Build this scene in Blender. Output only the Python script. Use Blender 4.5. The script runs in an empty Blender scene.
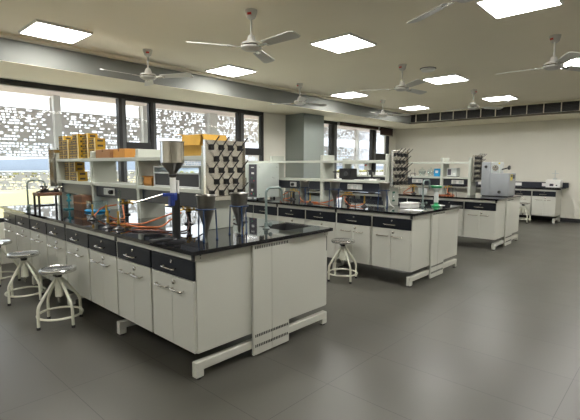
import bpy, bmesh, math, random
from mathutils import Vector, Matrix
random.seed(7)
PI = math.pi
sc = bpy.context.scene
COL = sc.collection

# ------------------------------------------------------------------ materials
def mat(name, rgb, rough=0.5, metal=0.0, var=0.06, scale=6.0, spec=0.5, coat=0.0):
    m = bpy.data.materials.new(name); m.use_nodes = True
    nt = m.node_tree; b = nt.nodes['Principled BSDF']
    b.inputs['Roughness'].default_value = rough
    b.inputs['Metallic'].default_value = metal
    b.inputs['Specular IOR Level'].default_value = spec
    b.inputs['Coat Weight'].default_value = coat
    tc = nt.nodes.new('ShaderNodeTexCoord')
    n = nt.nodes.new('ShaderNodeTexNoise'); n.inputs['Scale'].default_value = scale; n.inputs['Detail'].default_value = 4
    nt.links.new(tc.outputs['Object'], n.inputs['Vector'])
    r = nt.nodes.new('ShaderNodeValToRGB')
    r.color_ramp.elements[0].position = 0.3; r.color_ramp.elements[1].position = 0.7
    r.color_ramp.elements[0].color = [c * (1 - var) for c in rgb] + [1]
    r.color_ramp.elements[1].color = [min(1, c * (1 + var)) for c in rgb] + [1]
    nt.links.new(n.outputs['Fac'], r.inputs['Fac'])
    nt.links.new(r.outputs['Color'], b.inputs['Base Color'])
    return m

def emis(name, rgb, s):
    m = bpy.data.materials.new(name); m.use_nodes = True
    nt = m.node_tree; nt.nodes.clear()
    e = nt.nodes.new('ShaderNodeEmission'); o = nt.nodes.new('ShaderNodeOutputMaterial')
    e.inputs['Color'].default_value = (*rgb, 1); e.inputs['Strength'].default_value = s
    nt.links.new(e.outputs[0], o.inputs[0]); return m

def glass(name, tint=(1, 1, 1), base=0.04, rough=0.0):
    m = bpy.data.materials.new(name); m.use_nodes = True
    nt = m.node_tree; nt.nodes.clear()
    t = nt.nodes.new('ShaderNodeBsdfTransparent'); t.inputs[0].default_value = (*tint, 1)
    g = nt.nodes.new('ShaderNodeBsdfGlossy'); g.inputs['Roughness'].default_value = rough
    f = nt.nodes.new('ShaderNodeLayerWeight'); f.inputs['Blend'].default_value = 0.5
    p = nt.nodes.new('ShaderNodeMath'); p.operation = 'POWER'; p.inputs[1].default_value = 4.0
    nt.links.new(f.outputs['Facing'], p.inputs[0])
    a = nt.nodes.new('ShaderNodeMath'); a.operation = 'MULTIPLY_ADD'; a.inputs[1].default_value = 0.7; a.inputs[2].default_value = base
    mx = nt.nodes.new('ShaderNodeMixShader'); o = nt.nodes.new('ShaderNodeOutputMaterial')
    nt.links.new(p.outputs[0], a.inputs[0]); nt.links.new(a.outputs[0], mx.inputs[0])
    nt.links.new(t.outputs[0], mx.inputs[1]); nt.links.new(g.outputs[0], mx.inputs[2])
    nt.links.new(mx.outputs[0], o.inputs[0]); return m

M = dict(
    wall=mat('wall_paint', (0.70, 0.68, 0.605), 0.75, var=0.02, scale=1.5),
    ceil=mat('ceiling_paint', (0.88, 0.82, 0.675), 0.8, var=0.015, scale=1.2),
    soffit=mat('soffit_paint', (0.82, 0.77, 0.62), 0.8, var=0.015, scale=1.2),
    bulk=mat('bulkhead_paint', (0.185, 0.19, 0.175), 0.75, var=0.02, scale=1.2),
    column=mat('column_paint', (0.25, 0.28, 0.26), 0.55, var=0.02, scale=1.2),
    skirt=mat('dark_skirting', (0.025, 0.025, 0.027), 0.3),
    cream=mat('cream_powder_coat', (0.53, 0.53, 0.475), 0.33, var=0.015, scale=2),
    rack=mat('pale_green_cream_steel', (0.46, 0.48, 0.425), 0.38, var=0.02, scale=2),
    drawer=mat('dark_blue_grey_laminate', (0.013, 0.015, 0.020), 0.3, var=0.1, spec=0.25),
    race=mat('dark_raceway_steel', (0.032, 0.036, 0.048), 0.32, var=0.08, spec=0.35),
    granite=mat('polished_black_granite', (0.008, 0.008, 0.010), 0.035, var=0.4, scale=220, spec=0.7),
    black=mat('black_plastic', (0.012, 0.012, 0.013), 0.45),
    blackmetal=mat('black_painted_metal', (0.015, 0.015, 0.017), 0.35),
    chrome=mat('brushed_chrome', (0.62, 0.60, 0.56), 0.22, 1.0, var=0.04),
    steel=mat('stainless_steel', (0.62, 0.59, 0.54), 0.16, 1.0, var=0.05, scale=3),
    seatsteel=mat('worn_stool_steel', (0.68, 0.68, 0.67), 0.2, 1.0, var=0.18, scale=14),
    panelsteel=mat('satin_stainless_sheet', (0.66, 0.63, 0.58), 0.24, 1.0, var=0.03, scale=3),
    stool=mat('ivory_enamel_tube', (0.62, 0.62, 0.52), 0.35, var=0.05),
    brass=mat('brass', (0.62, 0.40, 0.09), 0.28, 1.0, var=0.15, scale=30),
    orange=mat('orange_rubber', (0.42, 0.105, 0.02), 0.5, var=0.15, scale=20),
    darkhose=mat('dark_rubber', (0.05, 0.02, 0.018), 0.5),
    yellow=mat('yellow_carton', (0.44, 0.26, 0.010), 0.5, var=0.12, scale=9),
    cartonedge=mat('pale_carton_edge', (0.72, 0.62, 0.36), 0.6),
    cartonlabel=mat('dark_carton_print', (0.05, 0.035, 0.02), 0.5, var=0.3, scale=40),
    card=mat('brown_cardboard', (0.33, 0.16, 0.065), 0.75, var=0.1, scale=9),
    cardorange=mat('orange_cardboard', (0.45, 0.20, 0.035), 0.7, var=0.08, scale=9),
    cardyellow=mat('yellow_cardboard', (0.55, 0.31, 0.04), 0.6, var=0.08, scale=9),
    carddark=mat('dark_brown_cardboard', (0.13, 0.06, 0.03), 0.7, var=0.12, scale=9),
    tape=mat('brown_packing_tape', (0.26, 0.13, 0.06), 0.25),
    white=mat('white_plastic', (0.78, 0.78, 0.76), 0.4, var=0.02),
    fan=mat('fan_enamel', (0.52, 0.51, 0.48), 0.35, var=0.03),
    grey=mat('grey_machine_enamel', (0.27, 0.285, 0.30), 0.35, var=0.03),
    lgrey=mat('light_grey_enamel', (0.52, 0.55, 0.54), 0.35, var=0.03),
    oven=mat('pale_grey_green_oven_enamel', (0.60, 0.66, 0.62), 0.35, var=0.03),
    purple=mat('dark_violet_control_panel', (0.05, 0.045, 0.065), 0.3), conesteel=mat('dull_dark_steel', (0.26, 0.25, 0.23), 0.3, 1.0, var=0.15, scale=8),
    red=mat('red_plastic', (0.55, 0.03, 0.02), 0.4), green=mat('green_plastic', (0.02, 0.28, 0.10), 0.4),
    dgreen=mat('dark_green_print', (0.01, 0.10, 0.06), 0.5),
    blue=mat('blue_enamel', (0.008, 0.040, 0.12), 0.4, var=0.1), bluepl=mat('blue_plastic', (0.012, 0.035, 0.22), 0.4),
    cyan=mat('bright_blue_plastic', (0.01, 0.26, 0.55), 0.35), teal=mat('teal_enamel', (0.03, 0.20, 0.24), 0.4),
    tap=mat('grey_green_tap_enamel', (0.16, 0.21, 0.20), 0.3), wood=mat('brown_wood', (0.14, 0.06, 0.03), 0.5, var=0.2),
    paper=mat('white_paper', (0.80, 0.80, 0.78), 0.8, var=0.01), dgrey=mat('dark_grey_rubber', (0.05, 0.05, 0.05), 0.6),
    blind=mat('brown_blind_fabric', (0.045, 0.022, 0.018), 0.8, var=0.1, scale=40),
    frame=mat('black_window_frame', (0.016, 0.016, 0.018), 0.35), mull=mat('grey_window_mullion', (0.10, 0.105, 0.11), 0.35),
    facade=mat('grey_facade_sheet', (0.78, 0.77, 0.78), 0.55, var=0.05),
    facadel=mat('pale_facade_sheet', (0.84, 0.85, 0.88), 0.55, var=0.05),
    facol=mat('pale_facade_post', (0.85, 0.87, 0.87), 0.6, var=0.03), bfloor=mat('grey_balcony_screed', (0.52, 0.52, 0.52), 0.8), slab=mat('pinkish_concrete', (0.62, 0.54, 0.51), 0.8, var=0.04, scale=2),
    grille=mat('dark_air_grille', (0.018, 0.017, 0.016), 0.6), lit=emis('led_diffuser', (1.0, 0.985, 0.94), 18.0),
    pane=glass('window_glass', (0.96, 0.98, 0.98), 0.01), clear=glass('clear_glassware', (0.90, 0.94, 0.94), 0.06, 0.03),
    warn=mat('yellow_warning_label', (0.65, 0.52, 0.03), 0.5),
)

def floor_mat():
    m = bpy.data.materials.new('grey_vitrified_floor_tile'); m.use_nodes = True
    nt = m.node_tree; b = nt.nodes['Principled BSDF']
    L = nt.links.new
    tc = nt.nodes.new('ShaderNodeTexCoord'); mp = nt.nodes.new('ShaderNodeMapping')
    mp.inputs['Location'].default_value = (-0.38, -0.46, 0)
    L(tc.outputs['Object'], mp.inputs['Vector'])
    br = nt.nodes.new('ShaderNodeTexBrick'); br.offset = 0.0; br.squash = 1
    br.inputs['Scale'].default_value = 1.0; br.inputs['Brick Width'].default_value = 0.6
    br.inputs['Row Height'].default_value = 1.2; br.inputs['Mortar Size'].default_value = 0.0022
    br.inputs['Mortar Smooth'].default_value = 0.2; br.inputs['Bias'].default_value = 0
    br.inputs['Color1'].default_value = (0.070, 0.067, 0.056, 1); br.inputs['Color2'].default_value = (0.064, 0.061, 0.052, 1)
    br.inputs['Mortar'].default_value = (0.016, 0.015, 0.013, 1)
    L(mp.outputs['Vector'], br.inputs['Vector'])
    n = nt.nodes.new('ShaderNodeTexNoise'); n.inputs['Scale'].default_value = 1.7; n.inputs['Detail'].default_value = 5
    L(tc.outputs['Object'], n.inputs['Vector'])
    mx = nt.nodes.new('ShaderNodeMix'); mx.data_type = 'RGBA'; mx.blend_type = 'OVERLAY'; mx.inputs['Factor'].default_value = 0.22
    L(br.outputs['Color'], mx.inputs['A']); L(n.outputs['Fac'], mx.inputs['B'])
    L(mx.outputs['Result'], b.inputs['Base Color'])
    r = nt.nodes.new('ShaderNodeMapRange'); r.inputs['To Min'].default_value = 0.26; r.inputs['To Max'].default_value = 0.42
    L(n.outputs['Fac'], r.inputs['Value']); L(r.outputs['Result'], b.inputs['Roughness'])
    b.inputs['Specular IOR Level'].default_value = 0.42
    return m
M['floor'] = floor_mat()

def land_mat():
    m = bpy.data.materials.new('dry_grassland'); m.use_nodes = True
    nt = m.node_tree; b = nt.nodes['Principled BSDF']; b.inputs['Roughness'].default_value = 0.9
    tc = nt.nodes.new('ShaderNodeTexCoord')
    n = nt.nodes.new('ShaderNodeTexNoise'); n.inputs['Scale'].default_value = 0.03; n.inputs['Detail'].default_value = 6
    nt.links.new(tc.outputs['Object'], n.inputs['Vector'])
    r = nt.nodes.new('ShaderNodeValToRGB')
    r.color_ramp.elements[0].position = 0.38; r.color_ramp.elements[1].position = 0.62
    r.color_ramp.elements[0].color = (0.17, 0.15, 0.08, 1); r.color_ramp.elements[1].color = (0.24, 0.175, 0.12, 1)
    e = r.color_ramp.elements.new(0.5); e.color = (0.20, 0.185, 0.075, 1)
    nt.links.new(n.outputs['Fac'], r.inputs['Fac']); nt.links.new(r.outputs['Color'], b.inputs['Base Color'])
    return m
M['land'] = land_mat()
M['trees'] = mat('yellow_green_tree_belt', (0.19, 0.18, 0.045), 0.9, var=0.3, scale=0.2)
M['plain'] = mat('haze_blue_plain', (0.13, 0.145, 0.165), 0.95, var=0.05, scale=0.01)  # distance haze is put into the base colour of the plain
M['hill'] = mat('haze_blue_hill', (0.40, 0.46, 0.54), 0.95, var=0.05, scale=0.01)  # hill colour carries the blue of the haze in front of it

# ------------------------------------------------------------------ mesh builder
class B:
    def __init__(s, *mats):
        s.bm = bmesh.new(); s.lay = s.bm.faces.layers.int.new('done'); s.mats = [M[k] for k in mats]; s.mi = 0; s.T = Matrix.Identity(4)
    def use(s, i): s.mi = i; return s
    def _done(s, vs=None):
        for f in s.bm.faces:
            if not f[s.lay]: f.material_index = s.mi; f[s.lay] = 1
        return s
    def box(s, x0, x1, y0, y1, z0, z1, bev=0.0, seg=1, T=None):
        r = bmesh.ops.create_cube(s.bm, size=1)
        vs = r['verts']
        for v in vs:
            v.co = Vector(((x0 + x1) / 2 + v.co.x * (x1 - x0), (y0 + y1) / 2 + v.co.y * (y1 - y0), (z0 + z1) / 2 + v.co.z * (z1 - z0)))
            if T: v.co = T @ v.co
        if bev > 0:
            es = list({e for v in vs for e in v.link_edges})
            bmesh.ops.bevel(s.bm, geom=es, offset=bev, segments=seg, affect='EDGES', profile=0.5)
        return s._done()
    def lathe(s, prof, c=(0, 0, 0), seg=24, axis=None, cap=True):
        # prof: list of (r, z); revolved about z through c, or about 'axis' matrix
        rings = []
        for r, z in prof:
            if r < 1e-5:
                rings.append([s.bm.verts.new((0, 0, z))])
            else:
                rings.append([s.bm.verts.new((r * math.cos(2 * PI * k / seg), r * math.sin(2 * PI * k / seg), z)) for k in range(seg)])
        vs = [v for g in rings for v in g]
        for a, b in zip(rings, rings[1:]):
            for k in range(seg):
                j = (k + 1) % seg
                if len(a) == 1 and len(b) == 1: continue
                if len(a) == 1: s.bm.faces.new((a[0], b[j], b[k]))
                elif len(b) == 1: s.bm.faces.new((a[k], a[j], b[0]))
                else: s.bm.faces.new((a[k], a[j], b[j], b[k]))
        if cap:
            if len(rings[0]) > 1: s.bm.faces.new(rings[0][::-1])
            if len(rings[-1]) > 1: s.bm.faces.new(rings[-1])
        for v in vs:
            co = v.co.copy()
            if axis is not None: co = axis @ co
            v.co = co + Vector(c)
        return s._done()
    def cyl(s, p0, p1, r0, r1=None, seg=16):
        p0, p1 = Vector(p0), Vector(p1); d = p1 - p0
        A = d.to_track_quat('Z', 'Y').to_matrix().to_4x4()
        return s.lathe([(r0, 0), (r0 if r1 is None else r1, d.length)], p0, seg, A)
    def tube(s, pts, r, seg=10):
        pts = [Vector(p) for p in pts]; n = len(pts); rings = []
        up = None
        for i, p in enumerate(pts):
            t = (pts[min(i + 1, n - 1)] - pts[max(i - 1, 0)]).normalized()
            if up is None:
                up = t.orthogonal().normalized()
            else:
                up = (up - t * up.dot(t)).normalized()
            w = t.cross(up)
            rings.append([s.bm.verts.new(p + (up * math.cos(2 * PI * k / seg) + w * math.sin(2 * PI * k / seg)) * r) for k in range(seg)])
        for a, b in zip(rings, rings[1:]):
            for k in range(seg):
                j = (k + 1) % seg
                s.bm.faces.new((a[k], a[j], b[j], b[k]))
        s.bm.faces.new(rings[0][::-1]); s.bm.faces.new(rings[-1])
        return s._done()
    def poly(s, pts, th):   # extruded polygon, th a vector
        a = [s.bm.verts.new(Vector(p)) for p in pts]; b = [s.bm.verts.new(Vector(p) + Vector(th)) for p in pts]
        s.bm.faces.new(a[::-1]); s.bm.faces.new(b)
        n = len(a)
        for k in range(n):
            j = (k + 1) % n; s.bm.faces.new((a[k], a[j], b[j], b[k]))
        return s._done()
    def build(s, name, parent=None, loc=(0, 0, 0), rz=0, smooth=True):
        bmesh.ops.recalc_face_normals(s.bm, faces=s.bm.faces)
        me = bpy.data.meshes.new(name); s.bm.faces.layers.int.remove(s.lay); s.bm.to_mesh(me); s.bm.free()
        for m in s.mats: me.materials.append(m)
        if smooth:
            for p in me.polygons: p.use_smooth = True
            me.set_sharp_from_angle(angle=math.radians(35))
        o = bpy.data.objects.new(name, me); COL.objects.link(o)
        if parent: o.parent = parent
        o.location = loc; o.rotation_euler[2] = rz
        return o

def arc(pts, n=8):
    """Catmull-Rom through pts."""
    P = [Vector(p) for p in pts]; P = [P[0] * 2 - P[1]] + P + [P[-1] * 2 - P[-2]]
    out = []
    for i in range(1, len(P) - 2):
        a, b, c, d = P[i - 1:i + 3]
        for k in range(n):
            t = k / n
            out.append(0.5 * ((2 * b) + (c - a) * t + (2 * a - 5 * b + 4 * c - d) * t * t + (3 * b - a - 3 * c + d) * t ** 3))
    out.append(P[-2]); return out

def tag(o, label, cat, group=None):
    o['label'] = label; o['category'] = cat
    if group: o['group'] = group
    return o
def thing(name, label, cat, loc=(0, 0, 0), rz=0, group=None):
    o = bpy.data.objects.new(name, None); COL.objects.link(o); o.empty_display_size = 0.1
    o.location = loc; o.rotation_euler[2] = rz
    return tag(o, label, cat, group)
def struct(o):
    o['kind'] = 'structure'; return o
def dup(root, label, loc, rz=0, scale=None):
    def cp(o, par):
        c = o.copy(); COL.objects.link(c)
        if par: c.parent = par
        for ch in o.children: cp(ch, c)
        return c
    r = cp(root, None); r.location = loc; r.rotation_euler[2] = rz; r['label'] = label
    if scale: r.scale = scale
    return r
ORD = ['first', 'second', 'third', 'fourth', 'fifth', 'sixth', 'seventh', 'eighth']

# ------------------------------------------------------------------ the room
XL, XF = -3.0, 13.25          # left wall, far wall
YB, YW = -3.2, 7.3            # wall behind the camera, window wall
H, HS = 3.0, 2.70             # ceiling, lowered soffit
b = B('floor'); b.box(XL, XF, YB, YW, -0.1, 0); struct(b.build('floor'))
b = B('ceil'); b.box(XL, 11.9, YB, 6.1, H, H + 0.15); struct(b.build('ceiling'))
# window-side bulkhead and soffit, far-side bulkhead and soffit
b = B('bulk', 'soffit'); b.box(XL, XF, 6.1, 6.16, HS, H + .15)
b.use(1).box(XL, XF, 6.102, YW + .2, HS - 0.004, HS + 0.05); struct(b.build('trim_1'))
b = B('soffit'); b.box(11.9, XF, YB, 6.1, HS - 0.004, HS + 0.05)
b.box(11.9, 11.95, YB, 6.1, HS, 2.745); b.box(11.9, 11.95, YB, 6.1, 2.975, H + .15); b.box(12.0, 12.05, YB, 6.1, HS, H + .15)
struct(b.build('trim_2'))
b = B('ceil'); b.box(XL, 11.9, 5.99, 6.1, H - 0.035, H, 0.004); struct(b.build('trim_3'))
b = B('wall'); b.box(XF, XF + .2, YB, YW + .2, 0, H); struct(b.build('wall_far'))
b = B('wall'); b.box(XL - .2, XL, YB, YW, 0, H); struct(b.build('wall_left'))
b = B('wall'); b.box(XL - .2, XF + .2, YB - .2, YB, 0, H); struct(b.build('wall_back'))
b = B('wall')
SILL = 0.62
b.box(XL - .2, 7.02, YW, YW + .2, 0, SILL); b.box(7.02, 8.55, YW, YW + .2, 0, H); b.box(8.55, 12.8, YW, YW + .2, 0, SILL)
b.box(12.8, XF + .2, YW, YW + .2, 0, H); b.box(XL - .2, 7.02, YW, YW + .2, HS, H); b.box(8.55, 12.8, YW, YW + .2, HS, H)
struct(b.build('wall_window'))
b = B('column'); b.box(7.75, 8.52, 6.70, YW, 0, HS, 0.004); struct(b.build('wall_column'))
b = B('skirt'); b.box(XF - .015, XF, YB, 7.28, 0, 0.1, 0.003); struct(b.build('baseboard_far'))

def window(name, x0, x1, mulls, panes, transoms):
    w = bpy.data.objects.new(name, None); COL.objects.link(w); struct(w); w.location = ((x0 + x1) / 2, YW + .06, SILL)
    cx = (x0 + x1) / 2
    f = B('frame')
    f.box(x0 - cx, x1 - cx, -.05, .05, HS - .085 - SILL, HS - SILL, 0.003)
    f.box(x0 - cx, x1 - cx, -.05, .05, 0, .06, 0.003)
    f.box(x0 - cx, x0 - cx + .06, -.05, .05, .06, HS - .085 - SILL); f.box(x1 - cx - .06, x1 - cx, -.05, .05, .06, HS - .085 - SILL)
    f.build('frame', w)
    for a, c in mulls:
        m = B('mull', 'frame'); mid = a + (c - a) * .5
        m.box(mid - cx, c - cx, -.05, .05, .06, HS - .085 - SILL, 0.003)
        m.use(1).box(a - cx, mid - cx, -.06, .05, .06, HS - .085 - SILL, 0.003)
        m.build('mullion', w)
    for a, c, z0, z1 in transoms:
        B('frame').box(a - cx, c - cx, -.05, .05, z0 - SILL, z1 - SILL, 0.003).build('transom', w)
        s = B('frame')
        for (p, q, r_, t) in ((a, a + .02, z1, HS - .085), (c - .02, c, z1, HS - .085), (a + .02, c - .02, HS - .105, HS - .085)):
            s.box(p - cx, q - cx, -.04, .03, r_ - SILL, t - SILL, 0.002)
        s.build('sash', w)
    for a, c in panes:
        B('pane').box(a - cx, c - cx, -.004, .004, .06, HS - .085 - SILL).build('glass_pane', w)
    return w
window('window_1', -2.9, 7.02, [(-.5, -.36), (.1, .24), (.98, 1.12), (3.53, 3.65), (4.13, 4.25), (6.24, 6.40)],
       [(-2.84, -.5), (-.36, .1), (.24, .98), (1.12, 3.53), (3.65, 4.13), (4.25, 6.24), (6.40, 6.96)],
       [(.24, .98, 1.72, 1.87), (3.65, 4.13, 1.72, 1.87), (6.40, 6.96, 1.70, 1.86)])
window('window_2', 8.55, 12.8, [(9.62, 9.9), (11.74, 12.0)],
       [(8.61, 9.62), (9.9, 11.74), (12.0, 12.74)], [(12.0, 12.74, 1.62, 1.86)])
# roller blinds
def blind(x0, x1, zb, label):
    t = thing('roller_blind', label, 'blind', ((x0 + x1) / 2, 7.24, 2.66), 0, 'brown roller blinds')
    w = (x1 - x0) / 2
    B('blind').cyl((-w, 0, 0), (w, 0, 0), .032, seg=20).build('roller', t)
    B('blind').box(-w + .02, w - .02, -.036, -.031, zb - 2.66, 0).build('fabric', t)
    B('chrome').box(-w + .02, w - .02, -.042, -.026, zb - 2.685, zb - 2.66, 0.004).build('bottom_bar', t)
    B('white').box(-w - .012, -w, -.04, .04, -.04, .038, .004).box(w, w + .012, -.04, .04, -.04, .038, .004).build('bracket', t)
blind(9.88, 11.95, 2.60, 'wide brown roller blind rolled almost fully up on the far window')
blind(12.02, 12.86, 2.46, 'narrow brown roller blind pulled a little lower beside the far corner')

# ------------------------------------------------------------------ outside
b = B('slab'); b.box(-6, 22, YW + .2, 8.62, 2.70, 3.0); struct(b.build('balcony_slab'))
b = B('bfloor'); b.box(-6, 22, YW + .2, 8.9, -.3, -.05); struct(b.build('balcony_floor'))
def screen_bay(x0, x1, rows, label):
    t = thing('facade_screen', label, 'facade screen', ((x0 + x1) / 2, 8.5, -.05), 0, 'perforated screens outside the windows')
    cx = (x0 + x1) / 2
    for x in (x0, x1 - .03):
        B('facade').box(x - cx, x - cx + .03, .012, .05, 0, 2.72).build('stile', t)
    for z0, z1, dens, m in rows:
        o = B(m); rng = random.Random(int(x0 * 100 + z0 * 1000)); Y0, Y1 = 0, .01
        nr = max(2, round((z1 - z0) / .048)); rh = (z1 - z0) / nr; bar = rh * .42
        Z0 = z0 + .05; a0, a1 = x0 - cx, x1 - cx
        for i in range(nr):
            z = Z0 + i * rh
            o.box(a0, a1, Y0, Y1, z, z + bar)
            x = a0 + rng.uniform(-.05, 0); start = a0
            while x < a1:
                w = rng.choice((.03, .045, .06, .09))
                if rng.random() < dens and x > a0 and x + w < a1:
                    if x > start: o.box(start, x, Y0, Y1, z + bar, z + rh)
                    start = x + w
                    x += w + rng.choice((.015, .02, .03))
                else: x += w * .7
            if start < a1: o.box(start, a1, Y0, Y1, z + bar, z + rh)
        o.box(a0, a1, Y0, Y1 + .02, Z0 + z1 - z0, Z0 + z1 - z0 + .02)
        o.build('perforated_panel', t, smooth=False)
bays = [(-1.0, 2.86, 'leftmost bay'), (2.98, 4.58, 'bay behind the yellow cartons'), (4.68, 6.28, 'bay behind the open yellow box'),
        (6.52, 8.3, 'bay right of the wide pale post'), (8.5, 10.6, 'bay at the left of the far window'), (10.7, 12.6, 'middle bay of the far window'), (12.7, 16.0, 'right bay of the far window')]
for k, (x0, x1, nm) in enumerate(bays):
    if k < 2: rows = [(2.14, 2.42, .42, 'facade'), (1.86, 2.12, .5, 'facade'), (1.60, 1.84, .8, 'facadel'), (1.03, 1.32, .5, 'facade')]
    elif k < 4: rows = [(2.36, 2.66, .46, 'facade'), (2.06, 2.34, .46, 'facade'), (1.40, 1.72, .7, 'facade'), (0.95, 1.22, .55, 'facade')]
    else: rows = [(2.35, 2.66, .44, 'facade'), (1.78, 2.07, .44, 'facade'), (1.46, 1.76, .44, 'facade'), (0.95, 1.22, .55, 'facade')]
    screen_bay(x0, x1, rows, f'perforated grey metal screen outside the windows, {nm}')
for x, w, nm in ((2.86, .12, 'pale outside post behind the yellow carton stacks'), (4.58, .10, 'thin pale outside post behind the narrow opening pane'), (6.28, .24, 'wide pale outside post left of the steel pegboard top'),
              (8.32, .16, 'pale outside post hidden by the column'), (10.6, .1, 'pale outside post in the left of the far window'), (12.6, .1, 'pale outside post in the right of the far window')):
    if x == 8.32: continue  # hidden by the column
    tag(B('facol').box(x, x + w, 8.4, 8.56, -.05, 2.70, 0.004).build('facade_post'), nm, 'post', 'outside posts')
b = B('land'); b.box(-900, 1100, 12, 420, -8.2, -8); struct(b.build('outdoor_ground'))
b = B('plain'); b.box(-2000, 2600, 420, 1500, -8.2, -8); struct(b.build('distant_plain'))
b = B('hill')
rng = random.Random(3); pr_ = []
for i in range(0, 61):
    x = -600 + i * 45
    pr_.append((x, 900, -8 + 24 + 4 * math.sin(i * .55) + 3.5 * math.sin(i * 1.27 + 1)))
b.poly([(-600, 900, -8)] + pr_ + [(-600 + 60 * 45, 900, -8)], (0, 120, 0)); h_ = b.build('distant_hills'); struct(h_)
b = B('trees')
for i in range(150):
    x = -60 + i * 5 + rng.uniform(-1, 1); y = 370 + rng.uniform(-14, 14); r = rng.uniform(1.6, 2.6)
    b.lathe([(0, 0), (r * .8, r * .3), (r, r * .8), (r * .7, r * 1.4), (0, r * 1.7)], (x, y, -8), 8)
tb = b.build('tree_belt'); tag(tb, 'yellow green belt of distant trees seen through the left window', 'trees'); tb['kind'] = 'stuff'

# ------------------------------------------------------------------ ceiling lights, fans, grille
LIGHTS = [(1.93, 5.48, 'at the upper left, largest along the window bulkhead'), (4.58, 5.53, 'near the bulkhead, below the nearest whole fan'),
          (7.80, 5.45, 'small, beside the column top'), (10.62, 5.35, 'smallest, nearest the far corner of the window side'),
          (4.53, 3.27, 'large and whole, right of the nearest fan'), (7.55, 3.22, 'right of the round ceiling device'),
          (10.42, 3.18, 'close to the dark air grille'), (4.52, 1.25, 'cut by the top edge of the picture'), (7.60, 1.25, 'behind the right hand fan at the picture edge')]
# fill lights added out of view, on the ceiling grid spacing, to brighten bench ends
FILL_LIGHTS = [(1.93, 3.27), (1.93, 1.25), (10.45, 1.25), (4.52, -.95), (7.60, -.95), (10.45, -.95), (-1.0, 1.25), (-1.0, 3.27)]
LIGHTS += [(x, y, 'added out of view as fill, on the grid spacing') for x, y in FILL_LIGHTS]
proto = None
for x, y, nm in LIGHTS:
    lab = 'square LED ceiling light ' + nm
    if proto is None:
        proto = thing('ceiling_light', lab, 'ceiling light', (x, y, H), 0, 'square LED ceiling lights')
        f = B('white')
        for (p, q, r, t) in ((-.3, .3, -.3, -.285), (-.3, .3, .285, .3), (-.3, -.285, -.285, .285), (.285, .3, -.285, .285)):
            f.box(p, q, r, t, -.028, 0)
        f.build('frame', proto)
        B('lit').box(-.284, .284, -.284, .284, -.024, -.004).build('diffuser', proto)
    else: dup(proto, lab, (x, y, H))

def ceiling_fan(label, loc, rz):
    t = thing('ceiling_fan', label, 'ceiling fan', loc, rz, 'white three bladed ceiling fans')
    B('fan').lathe([(.062, 0), (.062, -.012), (.046, -.07), (.026, -.085), (0, -.085)], cap=False).build('canopy', t)
    B('red').box(-.056, -.044, -.02, .02, -.055, -.035).build('sticker', t)
    B('fan').cyl((0, 0, -.08), (0, 0, -.27), .011).build('downrod', t)
    B('fan').lathe([(.014, -.235), (.034, -.25), (.046, -.295), (.046, -.305), (0, -.305)], cap=False).build('lower_canopy', t)
    B('fan', 'chrome').lathe([(.05, -.305), (.098, -.318), (.112, -.34), (.106, -.368), (.07, -.388), (0, -.394)], cap=False).use(1).lathe([(.112, -.338), (.115, -.344), (.111, -.352)], cap=False, seg=24).build('motor', t)
    for k in range(3):
        a = 2 * PI * k / 3
        T = Matrix.Rotation(a, 4, 'Z') @ Matrix.Translation((0, 0, -.352)) @ Matrix.Rotation(math.radians(-12), 4, 'X')
        bl = B('fan', 'chrome')
        pts = [(.19, -.052), (.60, -.068), (.635, -.05), (.64, 0), (.635, .05), (.60, .066), (.19, .05)]
        bl.poly([T @ Vector((x, y, 0)) for x, y in pts], (0, 0, -.006))
        bl.use(1).box(.09, .24, -.022, .022, -.012, -.005, 0.002, T=T)
        bl.build('blade', t)
    return t
R = math.radians
FANS = [(3.0, 3.30, 28, 'white ceiling fan nearest whole one, above the middle of the near bench'), (3.05, 5.42, 60, 'white ceiling fan left, hanging before the window bulkhead'),
        (6.18, 5.45, -12, 'white ceiling fan in front of the bulkhead above the column'), (6.10, 3.29, -6, 'white ceiling fan in the centre right, beside the round ceiling device'),
        (8.95, 5.30, -50, 'white ceiling fan small and far, over the far window blinds'), (9.03, 3.26, 80, 'white ceiling fan far right, just under the air grille'),
        (5.97, 1.24, -30, 'white ceiling fan at the right picture edge, overlapping a light'), (3.10, 1.20, 62, 'white ceiling fan of which one blade tip dips in at the top edge')]
f0 = None
for x, y, a, lab in FANS:
    if f0 is None: f0 = ceiling_fan(lab, (x, y, H), R(a))
    else: dup(f0, lab, (x, y, H), R(a))
t = thing('access_point', 'round white device on the ceiling left of a light, by the central fan', 'ceiling device', (6.6, 3.11, H))
B('white').lathe([(.11, 0), (.115, -.02), (.09, -.045), (0, -.05)], cap=False).build('housing', t)
B('dgrey').lathe([(.125, 0), (.125, -.008), (0, -.008)], cap=False).build('mount_ring', t)
t = thing('smoke_detector', 'small white smoke detector on the ceiling near the air grille', 'smoke detector', (10.9, 3.15, H))
B('white').lathe([(.06, 0), (.06, -.02), (.045, -.05), (0, -.052)], cap=False).build('housing', t)
B('dgrey').lathe([(.061, -.022), (.057, -.028), (.057, -.033)], cap=False).build('vent_band', t)
# long dark air grille in the far bulkhead
t = thing('air_grille', 'long dark air conditioning grille along the far bulkhead', 'air grille', (11.9, 1.5, 2.86))
g = B('grille')
g.box(.03, .09, YB - 1.5, 4.6, -.115, .115)
g.build('backing', t)
for k in range(6):
    z = -.095 + k * .035
    B('grille').box(.006, .03, YB - 1.5, 4.6, z, z + .007).build('louvre_blade', t)
y = 5.93
while y > -3:
    B('soffit').box(-.004, .012, y - 1.5 - .009, y - 1.5 + .009, -.115, .115).build('divider', t); y -= .368

# ------------------------------------------------------------------ benches
NB = {0: 'near island bench', 1: 'middle island bench', 2: 'farther island bench', 3: 'far wall bench'}
Y0, BL, BW, ZT = 2.30, 4.5, 1.5, 0.90
BX = [1.572, 4.642, 7.744]

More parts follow.
